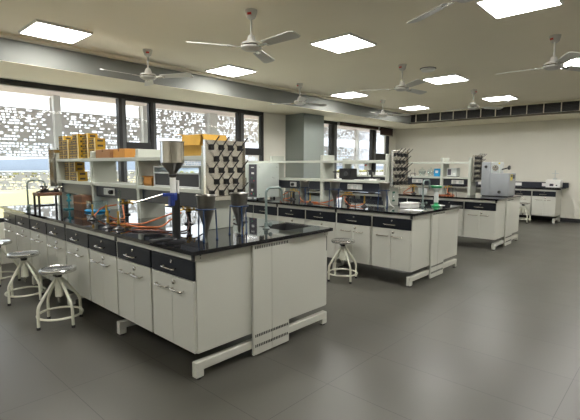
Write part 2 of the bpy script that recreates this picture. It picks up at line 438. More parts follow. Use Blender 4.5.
def make_cabinet(label):
    """front faces -x at local x=0; y from 0 to .545; hangs from z .185 to .83"""
    t = thing('base_cabinet', label, 'cabinet', (0, 0, 0), 0, 'cream base cabinets with dark drawers')
    W = .547
    c = B('cream'); c.box(.02, .62, 0, W, .185, .828, .002); c.build('body', t)
    d = B('drawer').box(0, .0195, .008, W - .008, .69, .822, .0025).build('drawer', t)
    d['label'] = 'dark blue grey drawer front'
    h = B('chrome')
    h.tube(arc([(-.002, W * .66, .745), (-.028, W * .65, .742), (-.03, W * .40, .74), (-.002, W * .39, .745)], 5), .0062, 8)
    h.build('handle', d)
    B('chrome').lathe([(.012, 0), (.012, .008), (.009, .011), (0, .011)], (-.0, W * .48, .79), 14, Matrix.Rotation(-PI / 2, 4, 'Y'), cap=False).build('lock', d)
    for s in (0, 1):
        a, e = (W / 2 + .0015, W - .008) if s else (.008, W / 2 - .0015)
        dr = B('cream').box(0, .0195, a, e, .188, .684, .0025).build('door', t)
        f0_, f1_ = (.57, .84) if s else (.22, .46)
        h = B('chrome')
        h.tube(arc([(-.002, W * f1_, .60), (-.027, W * (f1_ - .01), .597), (-.029, W * (f0_ + .01), .597), (-.002, W * f0_, .60)], 5), .0065, 8)
        h.build('handle', dr)
        if not s:
            B('chrome').lathe([(.016, 0), (.016, .012), (.010, .016), (0, .016)], (0, W * .44, .645), 14, Matrix.Rotation(-PI / 2, 4, 'Y'), cap=False).build('lock', dr)
    return t
cab0 = None
def cabinet(x, y, rz, label):
    global cab0
    if cab0 is None:
        cab0 = make_cabinet(label); cab0.location = (x, y, 0); cab0.rotation_euler[2] = rz
    else: dup(cab0, label, (x, y, 0), rz)

def slots(b, x0, x1, y, z, n):
    w = (x1 - x0) / n
    for k in range(n): b.box(x0 + k * w + w * .22, x0 + k * w + w * .78, y - .0012, y + .003, z, z + .022)

def bench(i, ncab, BL):
    x0 = BX[i]; nm = NB[i]
    # --- worktop with sink cut-outs
    t = thing('worktop', f'polished black granite worktop of the {nm}', 'worktop', (x0, Y0, .872), 0, 'island worktops')
    sinks = [(1.11, 1.53 - .0, .20, .55)]
    sx0, sx1, sy0, sy1 = 1.08, 1.44, .20, .54
    w = B('granite'); zt = ZT - .872
    holes = [(sx0, sx1, sy0, sy1)]
    if i == 0: holes.append((.30, .64, 4.03, 4.33))
    ys = sorted({0, BL} | {h[2] for h in holes} | {h[3] for h in holes})
    for a, e in zip(ys, ys[1:]):
        hs = [h for h in holes if h[2] <= a + 1e-6 and h[3] >= e - 1e-6]
        if hs:
            w.box(0, hs[0][0], a, e, 0, zt); w.box(hs[0][1], BW, a, e, 0, zt)
        else: w.box(0, BW, a, e, 0, zt)
    w.build('slab', t)
    for (a, e, c, d) in holes:
        k = B('black'); D = -.22
        k.box(a, a + .008, c, d, D, zt - .004).box(e - .008, e, c, d, D, zt - .004).box(a, e, c, c + .008, D, zt - .004).box(a, e, d - .008, d, D, zt - .004).box(a, e, c, d, D - .01, D)
        sk = k.build('sink', t); sk['label'] = 'black sink basin set into the worktop'
        B('chrome').lathe([(.035, D + .002), (.03, D + .006), (0, D + .004)], ((a + e) / 2, (c + d) / 2, 0), 16, cap=False).build('drain', sk)
    # --- steel frame: apron, posts, C-rails, end cover
    t = thing('bench_underframe', f'cream steel underframe and perforated end cover of the {nm}', 'bench frame', (x0, Y0, 0), 0, 'island bench frames')
    a = B('cream')
    a.box(.032, .05, .032, BL - .03, .829, .872).box(BW - .05, BW - .032, .032, BL - .03, .829, .872)
    a.box(.05, BW - .05, .032, .05, .829, .872).box(.05, BW - .05, BL - .05, BL - .032, .829, .872)
    a.build('apron', t)
    for k in range(4):
        yy = .034 + k * 1.118
        r = B('cream')
        r.box(.03, BW - .03, yy, yy + .05, .062, .122, .004)
        r.box(.03, .095, yy, yy + .05, .014, .064, .003).box(BW - .095, BW - .03, yy, yy + .05, .014, .064, .003)
        r.box(BW / 2 - .16, BW / 2 - .10, yy, yy + .05, .12, .83).box(BW / 2 + .10, BW / 2 + .16, yy, yy + .05, .12, .83)
        rr = r.build('floor_rail', t)
        B('black').lathe([(.022, 0), (.022, .012), (.012, .016)], (.062, yy + .025, 0), 12).lathe([(.022, 0), (.022, .012), (.012, .016)], (BW - .062, yy + .025, 0), 12).build('rubber_foot', rr)
        yb = yy - .012 if k else .028
        bl = B('black').box(.024, .033, yb, yb + .028, .829, .872).build('corner_bracket', t)
    sp = B('cream')
    for k in range(1, 4): sp.box(.036, .05, .03 + k * 1.118 - .008, .03 + k * 1.118 + .008, .185, .83)
    sp.build('divider_strip', t)
    B('cream').box(BW / 2 - .09, BW / 2 + .09, .1, BL - .05, .125, .825).build('service_spine', t)
    for q in (.075, BW - .083):
        for z in (.840, .857): B('black').box(q, q + .008, .029, .033, z, z + .007).build('screw', t)
    cv = B('cream').box(.533, .728, .008, .030, .016, .871, .002).box(.731, .927, .008, .030, .016, .871, .002).build('end_cover', t)
    for z in (.838, .155, .075):
        s = B('black'); slots(s, .545, .915, .008, z, 20); s.build('vent_slot', cv)
    # --- suspended cabinets
    for k in range(ncab):
        cabinet(x0 + .028, Y0 + .035 + k * .5585, 0, f'cream base cabinet with dark drawer under the {nm}, {ORD[k]} from its near end')
    cabinet(x0 + BW - .028, Y0 + .035 + .547, PI, f'cream base cabinet on the back of the {nm}, right of its end cover')
for i, n in enumerate((8, 7, 5)): bench(i, n, (4.5, 4.5, 4.37)[i])

# far wall bench
WX, WY = 12.50, 2.32
t = thing('worktop', 'black granite worktop of the bench along the far wall', 'worktop', (WX, WY, .872))
B('granite').box(0, .735, -.06, 4.4, 0, .028, .002).build('slab', t)
u = B('race').box(.66, .735, -.11, 4.4, .028, .165, .004).build('upstand', t); u['label'] = 'dark upstand with white sockets along the wall'
for yy in (.22, 1.0, 1.9):
    B('white').box(.652, .66, yy, yy + .28, .055, .14, .003).build('socket_plate', u)
t = thing('bench_underframe', 'cream steel underframe of the bench along the far wall', 'bench frame', (WX, WY, 0))
a = B('cream').box(.03, .05, .03, 4.37, .829, .872).box(.05, .735, .03, .05, .829, .872); a.build('apron', t)
for k in range(4):
    yy = .034 + k * 1.118
    r = B('cream'); r.box(.03, .72, yy, yy + .05, .062, .122, .004).box(.03, .095, yy, yy + .05, .014, .064, .003).box(.655, .72, yy, yy + .05, .0, .064, .003).box(.66, .72, yy, yy + .05, .12, .83)
    rr = r.build('floor_rail', t); B('black').lathe([(.022, 0), (.022, .012), (.012, .016)], (.062, yy + .025, 0), 12).build('rubber_foot', rr)
for k in range(3):
    cabinet(WX + .028, WY + .035 + k * .5585, 0, f'cream base cabinet with dark drawer under the far wall bench, {ORD[k]} from its right end')

# ------------------------------------------------------------------ reagent racks
def rack(i, ups, sockets, label):
    x0 = BX[i] + .62; ya, yb = ups[0], ups[-1]
    t = thing('reagent_rack', label, 'rack', (x0, ya, ZT), 0, 'reagent racks')
    for n, y in enumerate(ups):
        y -= ya
        u = B('rack'); e = n == 0 or n == len(ups) - 1
        u.box(0, .30, y - .0, y + .055, 0, .725, .004)
        u.box(-.012, .0, y + .01, y + .045, .30, .66, .002)
        uo = u.build('upright', t)
        if i == 1 and n == 0:
            lb = B('dgreen', 'white').box(.12, .19, y - .002, y + .002, .06, .20)
            lb.use(1).box(.13, .145, y - .0035, y, .085, .175).box(.165, .18, y - .0035, y, .085, .175).box(.145, .165, y - .0035, y, .12, .14)
            lo = lb.build('notice_label', uo); lo['label'] = 'small green and white notice'
    for a, e in zip(ups, ups[1:]):
        a0, e0 = a - ya + .055, e - ya
        for nm, z in (('lower_shelf', .35), ('upper_shelf', .64)):
            s = B('rack'); s.box(-.01, .31, a0, e0, z - .012, z, .002)
            s.box(-.01, 0, a0, e0, z - .035, z - .01).box(.30, .31, a0, e0, z - .035, z - .01)
            if nm == 'upper_shelf': s.box(-.01, 0, a0 - .058, a0, z - .035, z)
            s.build(nm, t)
        r = B('race').box(.035, .265, a0, e0, .18, .315, .004).build('raceway', t); r['label'] = 'dark service raceway under the lower shelf'
        for (sy0, sy1, plug) in sockets:
            if a <= sy0 and sy1 <= e:
                so = B('white').box(.022, .035, sy0 - ya, sy1 - ya, .212, .29, .004)
                so = so.build('socket_plate', r)
                d = B('black', 'lgrey')
                n = max(1, round((sy1 - sy0) / .1))
                for k in range(n):
                    yy = sy0 - ya + (k + .5) * (sy1 - sy0) / n
                    if plug and k == 0: d.use(0).lathe([(.026, 0), (.024, .035), (.012, .045), (0, .045)], (.022, yy, .25), 14, Matrix.Rotation(-PI / 2, 4, 'Y'))
                    else:
                        d.use(1).box(.018, .023, yy - .035, yy + .035, .222, .28, .002)
                d.build('socket', so)
    return t
U12 = [3.0, 4.15, 5.27, 6.40]; U3 = [3.0, 3.55, 4.75, 5.95]
rack(0, U12, [(4.77, 5.04, True)], 'pale two tier reagent rack standing along the near island bench')
rack(1, U12, [(3.44, 3.70, False), (4.73, 4.87, True)], 'pale two tier reagent rack standing along the middle island bench')
rack(2, U3, [(3.99, 4.22, False), (3.14, 3.38, False)], 'pale two tier reagent rack standing along the farther island bench')

# ------------------------------------------------------------------ pegboards
def pegboard(loc, rz, label):
    t = thing('drying_pegboard', label, 'pegboard', loc, rz, 'steel drying pegboards')
    p = B('panelsteel').box(-.22, .22, -.012, 0, 0, .50, .002).box(-.22, -.216, -.03, 0, 0, .50).box(.216, .22, -.03, 0, 0, .50).build('panel', t)
    B('panelsteel').box(-.215, .215, -.05, -.012, -.012, 0, .002).box(-.215, .215, -.054, -.05, -.012, .02).build('drip_tray', t)
    B('rack').box(-.06, .06, 0, .018, .02, .45).build('mounting_bracket', t)
    for row in range(5):
        n = 4 if row % 2 == 0 else 3
        for k in range(n):
            x = -.145 + k * .105 + (.0525 if row % 2 else 0); z = .44 - row * .098
            q = B('black'); q.box(x - .021, x + .021, -.03, -.012, z - .024, z + .024, .004)
            q.tube([(x, -.028, z), (x, -.068, z + .040), (x, -.115, z + .080), (x, -.122, z + .087)], .0055, 8)
            q.build('peg', t)
    return t
pb = pegboard((2.375, 2.975, 1.172), 0, 'stainless drying pegboard with black pegs on the near end of the near bench rack')
dup(pb, 'stainless drying pegboard with black pegs on the end of the middle bench rack', (5.50, 2.975, 1.172))
dup(pb, 'stainless drying pegboard with black pegs behind the grey machine on the farther bench', (8.58, 2.975, 1.172))
dup(pb, 'pegboard seen edge on at the window end of the near bench rack', (2.33, 6.48, 1.172), PI)

# ------------------------------------------------------------------ stools
def stool(label, loc, rz):
    t = thing('lab_stool', label, 'stool', loc, rz, 'round steel topped lab stools')
    B('seatsteel').lathe([(0, .488), (.146, .488), (.154, .494), (.154, .513), (.148, .52), (.135, .522), (.13, .519), (0, .517)], seg=40, cap=False).build('seat', t)
    B('blackmetal').box(-.1, .1, -.018, .018, .468, .489, .003).lathe([(.03, .44), (.035, .468)], seg=16).build('seat_bracket', t)
    B('stool').lathe([(.034, .26), (.034, .43), (.022, .45)], seg=18).build('screw_housing', t)
    B('chrome').cyl((0, 0, .20), (0, 0, .47), .014).build('screw', t)
    for k in range(4):
        a = PI / 4 + k * PI / 2; c, s_ = math.cos(a), math.sin(a)
        pts = arc([(.025 * c, .025 * s_, .425), (.06 * c, .06 * s_, .385), (.165 * c, .165 * s_, .245), (.194 * c, .194 * s_, .19), (.198 * c, .198 * s_, .12), (.2 * c, .2 * s_, .018)], 6)
        lg = B('stool').tube(pts, .0135, 10).build('leg', t)
        B('black').lathe([(.017, 0), (.017, .02), (.014, .024)], (.2 * c, .2 * s_, 0), 12).build('rubber_foot', lg)
    ring = [(.186 * math.cos(2 * PI * k / 40), .186 * math.sin(2 * PI * k / 40), .095) for k in range(41)]
    B('stool').tube(ring, .0105, 8).build('foot_ring', t)
    return t
s0 = stool('round steel topped stool nearest the camera beside the near bench', (1.375, 4.15, 0), R(56))
dup(s0, 'round steel topped stool second along the near bench, behind the nearest one', (1.375, 5.15, 0), R(70))
dup(s0, 'round steel topped stool cut by the left picture edge', (1.37, 6.15, 0), R(30))
dup(s0, 'round steel topped stool in front of the middle bench', (4.41, 3.14, 0), R(20))
dup(s0, 'round steel topped stool in front of the far wall bench', (12.28, 3.03, 0), R(0))

# ------------------------------------------------------------------ bench fittings
def gooseneck(label, loc, rz=0, reach=.2, h=.36):
    t = thing('sink_tap', label, 'tap', loc, rz, 'grey gooseneck sink taps')
    B('tap').lathe([(.032, 0), (.032, .008), (.02, .014), (.018, .05), (.012, .056)], seg=18).build('base', t)
    pts = [(0, 0, .04), (0, 0, h - .05)] + [(.05 - .05 * math.cos(q), 0, h - .05 + .05 * math.sin(q)) for q in [PI / 2 * k / 5 for k in range(1, 6)]]
    pts += [(reach - .05 + .05 * math.sin(q), 0, h - .05 + .05 * math.cos(q)) for q in [PI / 2 * k / 5 for k in range(0, 6)]] + [(reach, 0, h - .10)]
    B('tap').tube(pts, .011, 12).build('spout', t)
    B('tap').lathe([(.013, 0), (.010, -.02), (.007, -.045)], (reach, 0, h - .09), 14).build('nozzle', t)
    B('tap').cyl((0, -.015, .045), (0, -.05, .045), .006).lathe([(.018, 0), (.018, .012), (0, .014)], (0, -.048, .045), 14, Matrix.Rotation(PI / 2, 4, 'X')).build('valve_knob', t)
    return t
tp = gooseneck('grey gooseneck tap beside the sink at the near end of the near bench', (2.62, 2.70, ZT))
dup(tp, 'grey gooseneck tap beside the sink at the near end of the middle bench', (5.67, 2.68, ZT))
dup(tp, 'gooseneck tap at the window end of the near bench, by the wooden topped stand', (1.72, 6.12, ZT), R(-8))

def turret(label, loc, rz=0):
    t = thing('gas_turret', label, 'gas tap', loc, rz, 'brass gas turrets')
    B('blackmetal').lathe([(.045, 0), (.045, .01), (.022, .02), (.018, .10), (.026, .105), (.026, .12)], seg=18).build('pedestal', t)
    B('brass').box(-.022, .022, -.022, .022, .12, .15, .005).build('manifold', t)
    for k in range(4):
        A = Matrix.Rotation(k * PI / 2, 4, 'Z')
        n = B('brass'); P = lambda *v: A @ Vector(v)
        n.tube([P(.02, 0, .135), P(.055, 0, .138), P(.085, 0, .128)], .0075, 8).tube([P(.085, 0, .128), P(.105, 0, .12)], .0055, 8)
        no = n.build('nozzle', t)
        B('brass', 'red').cyl(P(.05, 0, .14), P(.05, 0, .165), .007).use(0).tube([P(.05, -.022, .168), P(.05, .022, .168)], .006, 8).build('tap_lever', no)
    return t
gt = turret('brass gas turret under the rack behind the clear box on the near bench', (2.27, 4.60, ZT), R(20))
for lab, x, y, a in (('brass gas turret behind the sand pouring hopper on the near bench', 2.32, 3.45, 40), ('brass gas turret under the socket plate of the middle bench', 5.20, 3.62, 15),
                  ('brass gas turret under the rack by the oven on the middle bench', 5.30, 4.80, 30), ('brass gas turret on the farther bench left of the grey machine', 8.35, 3.42, 25), ('brass gas turret on the farther bench near the glass jars', 8.30, 4.15, 10)):
    dup(gt, lab, (x, y, ZT), R(a))

def burner(label, loc, rz=0):
    t = thing('bunsen_burner', label, 'bunsen burner', loc, rz, 'brass bunsen burners')
    B('blackmetal').lathe([(.05, 0), (.05, .008), (.03, .016), (.014, .03), (.012, .045)], seg=20).build('base', t)
    B('brass').lathe([(.0085, .045), (.0085, .15), (.010, .152), (.010, .158), (.006, .158)], seg=14).build('barrel', t)
    B('brass').lathe([(.0125, .055), (.0125, .078)], seg=14).build('air_collar', t)
    B('brass').cyl((.008, 0, .04), (.06, 0, .036), .005).build('gas_inlet', t)
    return t
BN = [('brass bunsen burner on the near bench, left of the pair by the clear box', 1.82, 4.42, 60), ('brass bunsen burner on the near bench, right of the pair by the clear box', 1.90, 4.28, 40),
      ('brass bunsen burner at the front edge of the near bench, left of two', 1.67, 3.74, 20), ('brass bunsen burner at the front edge of the near bench, right of two', 1.70, 3.60, 0),
      ('brass bunsen burner on the near bench behind the right blue funnel stand', 2.78, 3.20, 90), ('brass bunsen burner on the middle bench left of the centre blue funnel stand', 4.80, 4.02, 80),
      ('brass bunsen burner on the middle bench in front of the oven side', 5.15, 4.72, 30), ('brass bunsen burner on the middle bench before the rack end', 4.98, 3.20, 40),
      ('brass bunsen burner on the farther bench behind the middle bench tap', 8.05, 4.0, 20), ('brass bunsen burner on the farther bench by the short rack bay', 8.05, 3.5, 50)]
b0 = None
for lab, x, y, a in BN:
    if b0 is None: b0 = burner(lab, (x, y, ZT), R(a))
    else: dup(b0, lab, (x, y, ZT), R(a))

def hose(label, pts, m='orange', r=.0075):
    path = [Vector((p[0], p[1], max(p[2], ZT + r + .001))) for p in arc(pts, 10)]
    o = B(m).tube(path, r, 8).build('gas_hose'); tag(o, label, 'hose', 'rubber gas hoses')
hose('orange hose from the rack turret to the left rear burner on the near bench', [(2.17, 4.62, 1.02), (2.06, 4.72, .99), (1.95, 4.68, .92), (1.90, 4.55, .909), (1.852, 4.472, .936)])
hose('orange hose from the rack turret down to the right rear burner on the near bench', [(2.19, 4.52, 1.02), (2.12, 4.36, .96), (2.06, 4.24, .909), (1.98, 4.28, .912), (1.948, 4.318, .936)])
hose('orange hose looping from the hopper turret to the left front burner', [(2.24, 3.52, 1.02), (2.10, 3.62, .96), (1.98, 3.72, .910), (1.86, 3.86, .909), (1.728, 3.762, .936)])
hose('long orange hose from the hopper turret to the right front burner', [(2.22, 3.42, 1.02), (2.10, 3.40, .97), (1.98, 3.40, .912), (1.86, 3.56, .909), (1.762, 3.60, .936)])
hose('dark hose lying on the near bench before the sand pouring hopper', [(2.25, 3.38, 1.02), (2.15, 3.20, .93), (2.0, 3.05, .909), (1.86, 3.2, .909), (1.70, 3.42, .909)], 'darkhose', .007)
hose('dark hose curling behind the blue funnel stands', [(2.40, 3.40, 1.02), (2.55, 3.36, .95), (2.68, 3.30, .91), (2.77, 3.262, .936)], 'darkhose', .007)
hose('orange hose sagging under the middle bench socket plate', [(5.10, 3.60, 1.02), (4.98, 3.52, .97), (4.92, 3.38, .91), (4.95, 3.30, .912), (5.022, 3.242, .936)])
hose('orange hose lying left of the middle bench second upright', [(5.19, 3.70, 1.02), (5.02, 3.86, .93), (4.92, 3.96, .909), (4.86, 4.12, .92), (4.815, 4.082, .936)])
hose('orange hose between oven and rack on the middle bench', [(5.21, 4.84, 1.02), (5.15, 4.95, .95), (5.12, 4.88, .91), (5.2, 4.78, .93), (5.206, 4.752, .936)])
hose('long orange hose stretched along the middle bench towards the oven', [(5.32, 4.70, 1.02), (5.22, 4.58, .93), (5.08, 4.4, .909), (4.98, 4.2, .909), (5.02, 4.05, .909)])
hose('orange hose on the farther bench left of the grey machine', [(8.26, 3.40, 1.02), (8.18, 3.36, .95), (8.1, 3.2, .91), (8.02, 3.28, .909), (8.0, 3.45, .909), (8.085, 3.545, .936)])
hose('orange hose on the farther bench below the glass jars', [(8.21, 4.15, 1.02), (8.12, 4.25, .93), (8.02, 4.2, .909), (8.08, 4.06, .93), (8.107, 4.022, .936)])

# ------------------------------------------------------------------ blue funnel stands
def funnel_stand(label, loc, rz=0):
    t = thing('funnel_stand', label, 'funnel stand', loc, rz, 'steel cones in blue stands')
    B('conesteel').lathe([(.077, .335), (.073, .335), (.062, .24), (.012, .075), (.010, .02), (.013, .02), (.015, .075), (.066, .24)], seg=28, cap=False).lathe([(.078, .331), (.08, .335), (.078, .339), (.074, .335)], seg=28, cap=False).build('cone', t)
    ring = [(.072 * math.cos(2 * PI * k / 32), .072 * math.sin(2 * PI * k / 32), .235) for k in range(33)]
    B('blue').tube(ring, .0045, 8).build('support_ring', t)
    for k in range(3):
        a = R(100) + k * 2 * PI / 3; c, s_ = math.cos(a), math.sin(a)
        B('blue').tube([(.074 * c, .074 * s_, .238), (.082 * c, .082 * s_, .01)], .0055, 8).lathe([(.009, 0), (.009, .012)], (.082 * c, .082 * s_, 0), 10).build('leg', t)
    return t
fs = funnel_stand('steel cone in blue stand on the near bench, left one before the pegboard', (1.90, 2.60, ZT))
for lab, x, y, a in (('steel cone in blue stand on the near bench, right one before the pegboard', 2.24, 2.62, 25), ('steel cone in blue stand on the middle bench, left of the second upright', 4.88, 4.20, 10),
                  ('steel cone in blue stand on the middle bench, right of the second upright', 4.84, 3.60, 40), ('steel cone in blue stand on the middle bench, beside the pegboard', 5.06, 2.94, 15)):
    dup(fs, lab, (x, y, ZT), R(a))

# ------------------------------------------------------------------ sand pouring hopper
t = thing('pouring_hopper', 'stainless hopper with blue lever valve on a black stand at the near bench', 'hopper', (1.70, 2.72, ZT))
B('blackmetal').lathe([(.085, 0), (.085, .012), (.04, .02), (.032, .03)], seg=28).cyl((.02, 0, .02), (.02, 0, .355), .03, seg=20).build('stand', t)
B('blackmetal').box(-.19, .0, -.03, .03, .012, .035, .006).build('outrigger', t)
B('steel').lathe([(.0, .705), (.081, .705)], seg=36, cap=False).lathe([(.084, .575), (.084, .72), (.089, .722), (.089, .728), (.081, .728), (.081, .58)], seg=36, cap=False).build('hopper_drum', t)
B('conesteel').lathe([(.084, .575), (.03, .505), (.026, .49), (.026, .47)], seg=36, cap=False).build('hopper_cone', t)
B('blackmetal').lathe([(.027, .495), (.032, .49), (.032, .48), (.027, .475)], seg=24).build('neck_collar', t)
B('white').lathe([(.022, .345), (.022, .475)], seg=24).box(.022, .034, -.03, .03, .35, .45, .003).build('feed_pipe', t)
v = B('bluepl').lathe([(.030, .305), (.033, .312), (.033, .352), (.028, .36)], (0, 0, 0), 20).box(-.09, .0, -.013, .013, .335, .36, .006).box(-.033, .005, -.024, .024, .262, .34, .008).build('valve', t)
B('chrome').cyl((-.09, 0, .35), (-.30, .02, .30), .006).build('lever', v)

# tall slim glass tube standing by the second upright
t = thing('glass_burette', 'slim clear glass tube standing upright before the second near bench upright', 'glass tube', (1.95, 4.08, ZT))
B('clear').lathe([(.012, .012), (.012, .30), (.015, .31), (.015, .315), (.009, .315), (.009, .016)], seg=16).build('tube', t)
B('clear').lathe([(.045, 0), (.045, .006), (.012, .014)], seg=20).build('foot', t)

# ------------------------------------------------------------------ boxes on the near rack
def carton(label, loc, w=.168, h=.062, d=.13, rz=0):
    t = thing('reagent_carton', label, 'carton', loc, rz, 'yellow reagent cartons')
    B('yellow').box(0, d, 0, w, 0, h, .002).build('box', t)
    B('cartonedge').box(-.001, .004, -.001, .020, .001, h - .001, .001).build('pale_edge', t)
    k = B('cartonlabel').box(-.001, .002, .03, w - .002, h * .02, h * .20).box(-.001, .002, .04, .095, h * .28, h * .68).box(-.001, .002, .108, .155, h * .38, h * .62).box(-.001, .002, .03, w - .002, h * .84, h * .98)
    k.box(.03, d - .03, -.001, .002, h * .3, h * .7)
    k.build('printed_label', t)
    return t
ZU, ZL = ZT + .64, ZT + .35
XR = BX[0] + .62
c0 = None
LAY = ['bottom', 'second', 'third', 'fourth', 'fifth']
def put_stack(shelf, name, x, y, z, n, top='top'):
    global c0
    for k in range(n):
        ly = 'topmost' if k == n - 1 else LAY[k] + (' up' if k else '')
        lab = f'yellow carton on the near rack {shelf}, {ly} in {name}'
        yy = y + random.uniform(-.004, .004)
        if c0 is None: c0 = carton(lab, (x, yy, z))
        else: dup(c0, lab, (x, yy, z + k * .0625))
ST = ['the leftmost stack', 'the second stack', 'the third stack', 'the fourth stack', 'the fifth stack', 'the rightmost stack']
for k, (y, n, dx) in enumerate(((6.215, 5, .02), (6.035, 4, .01), (5.855, 4, .02), (5.675, 5, .0), (5.495, 5, .05), (5.315, 4, .06))):
    # nearest to the window comes first
    put_stack('top shelf', ST[k], XR + dx, y, ZU, n)
put_stack('lower shelf', 'the tall left stack', XR + .06, 6.15, ZL, 4)
put_stack('lower shelf', 'the middle stack', XR + .06, 5.97, ZL, 4)
put_stack('lower shelf', 'the low right stack', XR + .02, 5.79, ZL, 2)

def card_box(name, label, loc, sx, sy, sz, m, rz=0, flaps=False, tape=True, group=None):
    t = thing(name, label, 'box', loc, rz, group)
    b = B(m)
    if flaps:
        w = .005
        b.box(0, w, 0, sy, 0, sz).box(sx - w, sx, 0, sy, 0, sz).box(0, sx, 0, w, 0, sz).box(0, sx, sy - w, sy, 0, sz).box(0, sx, 0, sy, 0, w)
        b.build('body', t)
        fl = min(sx, sy) * .36
        B(m).box(0, sx, 0, fl, 0, .004, T=Matrix.Translation((0, sy, sz)) @ Matrix.Rotation(R(8), 4, 'X')).build('flap', t)
        B(m).box(0, sx, -fl, 0, 0, .004, T=Matrix.Translation((0, 0, sz)) @ Matrix.Rotation(R(62), 4, 'X')).build('flap', t)
        B(m).box(-fl, 0, .01, sy - .01, 0, .004, T=Matrix.Translation((0, 0, sz)) @ Matrix.Rotation(R(-82), 4, 'Y')).build('flap', t)
        B(m).box(0, fl, .01, sy - .01, 0, .004, T=Matrix.Translation((sx, 0, sz)) @ Matrix.Rotation(R(60), 4, 'Y')).build('flap', t)
    else:
        b.box(0, sx, 0, sy, 0, sz, .004); b.build('body', t)
        if tape: B('tape').box(-.001, sx + .001, sy * .45, sy * .55, sz - .03, sz + .001).build('tape', t)
        B('black').box(0, sx, sy * .499, sy * .501, sz - .001, sz + .0012).build('seam', t)
    return t
card_box('cardboard_box', 'flat brown cardboard box on the upper shelf right of the yellow cartons', (XR + .01, 4.81, ZU), .25, .38, .10, 'card', group='flat boxes on the upper shelf')
card_box('cardboard_box', 'flat orange brown cardboard box on the upper shelf, next to the second upright top', (XR + .04, 4.52, ZU), .24, .275, .10, 'cardorange', group='flat boxes on the upper shelf')
card_box('cardboard_box', 'open yellow cardboard box with flaps up beside the pegboard', (XR + .02, 3.07, ZU), .26, .30, .185, 'cardyellow', flaps=True)
card_box('cardboard_box', 'small open orange cardboard box on the lower shelf by the second upright', (XR + .03, 3.93, ZL), .17, .17, .085, 'cardorange', flaps=True)
t = card_box('cardboard_box', 'dark brown cardboard box standing on the near bench under the yellow cartons', (2.08, 5.36, ZT), .27, .25, .185, 'carddark', tape=False)
B('card').box(-.001, .272, -.001, .252, .085, .105).build('pale_band', t)

t = thing('conical_flask', 'clear glass conical flask on the lower shelf right of the cartons', 'flask', (XR + .10, 5.52, ZL))
B('clear').lathe([(0, .002), (.055, .002), (.058, .012), (.02, .10), (.016, .12), (.016, .15), (.019, .153), (.019, .156), (.013, .156), (.013, .12)], seg=24, cap=False).build('body', t)
# instrument case on lower shelf
t = thing('glass_case', 'dark instrument case with pale metal frame on the lower shelf behind the hopper', 'instrument case', (XR + .01, 3.10, ZL))
B('black').box(.01, .27, .01, .76, .015, .13, .004).build('body', t)
g = B('lgrey')
for (a, e, c, d, z0, z1) in ((0, .28, 0, .77, 0, .016), (0, .28, 0, .012, 0, .20), (0, .28, .758, .77, 0, .20), (0, .012, 0, .77, .186, .20), (.268, .28, 0, .77, .186, .20), (0, .012, 0, .77, .128, .142)):
    g.box(a, e, c, d, z0, z1, .002)
g.build('frame', t)
B('clear').box(.004, .007, .012, .758, .142, .186).build('glass_front', t)
B('chrome').box(-.006, .001, .35, .42, .06, .07, .002).build('latch', t)
# clear plastic box on blue base
t = thing('clear_lidded_box', 'clear plastic cover box on a bright blue tray on the near bench', 'plastic box', (2.20, 5.20, ZT))
B('cyan').lathe([(.0, 0), (.125, 0), (.14, .008), (.142, .02), (.13, .024), (0, .018)], seg=36, cap=False).build('blue_tray', t)
k = B('clear'); a = .092
k.box(-a, a, -a, -a + .004, .02, .125).box(-a, a, a - .004, a, .02, .125).box(-a, -a + .004, -a, a, .02, .125).box(a - .004, a, -a, a, .02, .125).box(-a, a, -a, a, .125, .129)
k.build('clear_cover', t)
# stand with brown top and clamps at the window end
t = thing('metal_stand', 'slim metal stand with brown wooden top at the window end of the near bench', 'stand', (1.74, 5.80, ZT))
B('wood').box(0, .28, 0, .20, .175, .215, .004).build('top_board', t)
for (x, y) in ((.015, .015), (.265, .015), (.015, .185), (.265, .185)):
    B('blackmetal').box(x - .011, x + .011, y - .011, y + .011, 0, .176, .002).build('leg', t)
def clamp(label, loc, rz):
    t = thing('lab_clamp', label, 'clamp', loc, rz, 'lab clamps on the wooden topped stand')
    B('blackmetal').tube([(-.075, 0, .008), (.03, 0, .024)], .009, 8).build('rod', t)
    B('blackmetal').box(.015, .06, -.022, .022, 0, .05, .004).build('boss_head', t)
    for q in (-1, 1):
        B('chrome').tube(arc([(.055, q * .016, .03), (.075, q * .04, .045), (.105, q * .016, .07)], 6), .008, 8).build('jaw', t)
    B('blackmetal').lathe([(.006, .048), (.006, .07), (.018, .072), (.018, .084)], (.035, 0, 0), 12).build('thumb_screw', t)
    return t
c1 = clamp('black lab clamp lying at the left of the wooden topped stand', (1.81, 5.92, ZT + .215), R(40))
dup(c1, 'black lab clamp lying in the middle of the wooden topped stand', (1.89, 5.88, ZT + .215), R(120))
dup(c1, 'black lab clamp lying at the right of the wooden topped stand', (1.96, 5.91, ZT + .215), R(-60))
t = thing('retort_stand', 'teal retort stand with clamp arm beside the dark cardboard box', 'retort stand', (2.06, 5.70, ZT))
B('teal').box(-.06, .06, -.04, .04, 0, .014, .004).build('base', t)
B('teal').cyl((0, .0, .012), (0, .0, .20), .012).build('rod', t)
B('teal').box(-.03, .03, -.012, .012, .10, .125, .004).box(-.028, .028, -.012, .012, .17, .19, .004).build('clamp_arm', t)

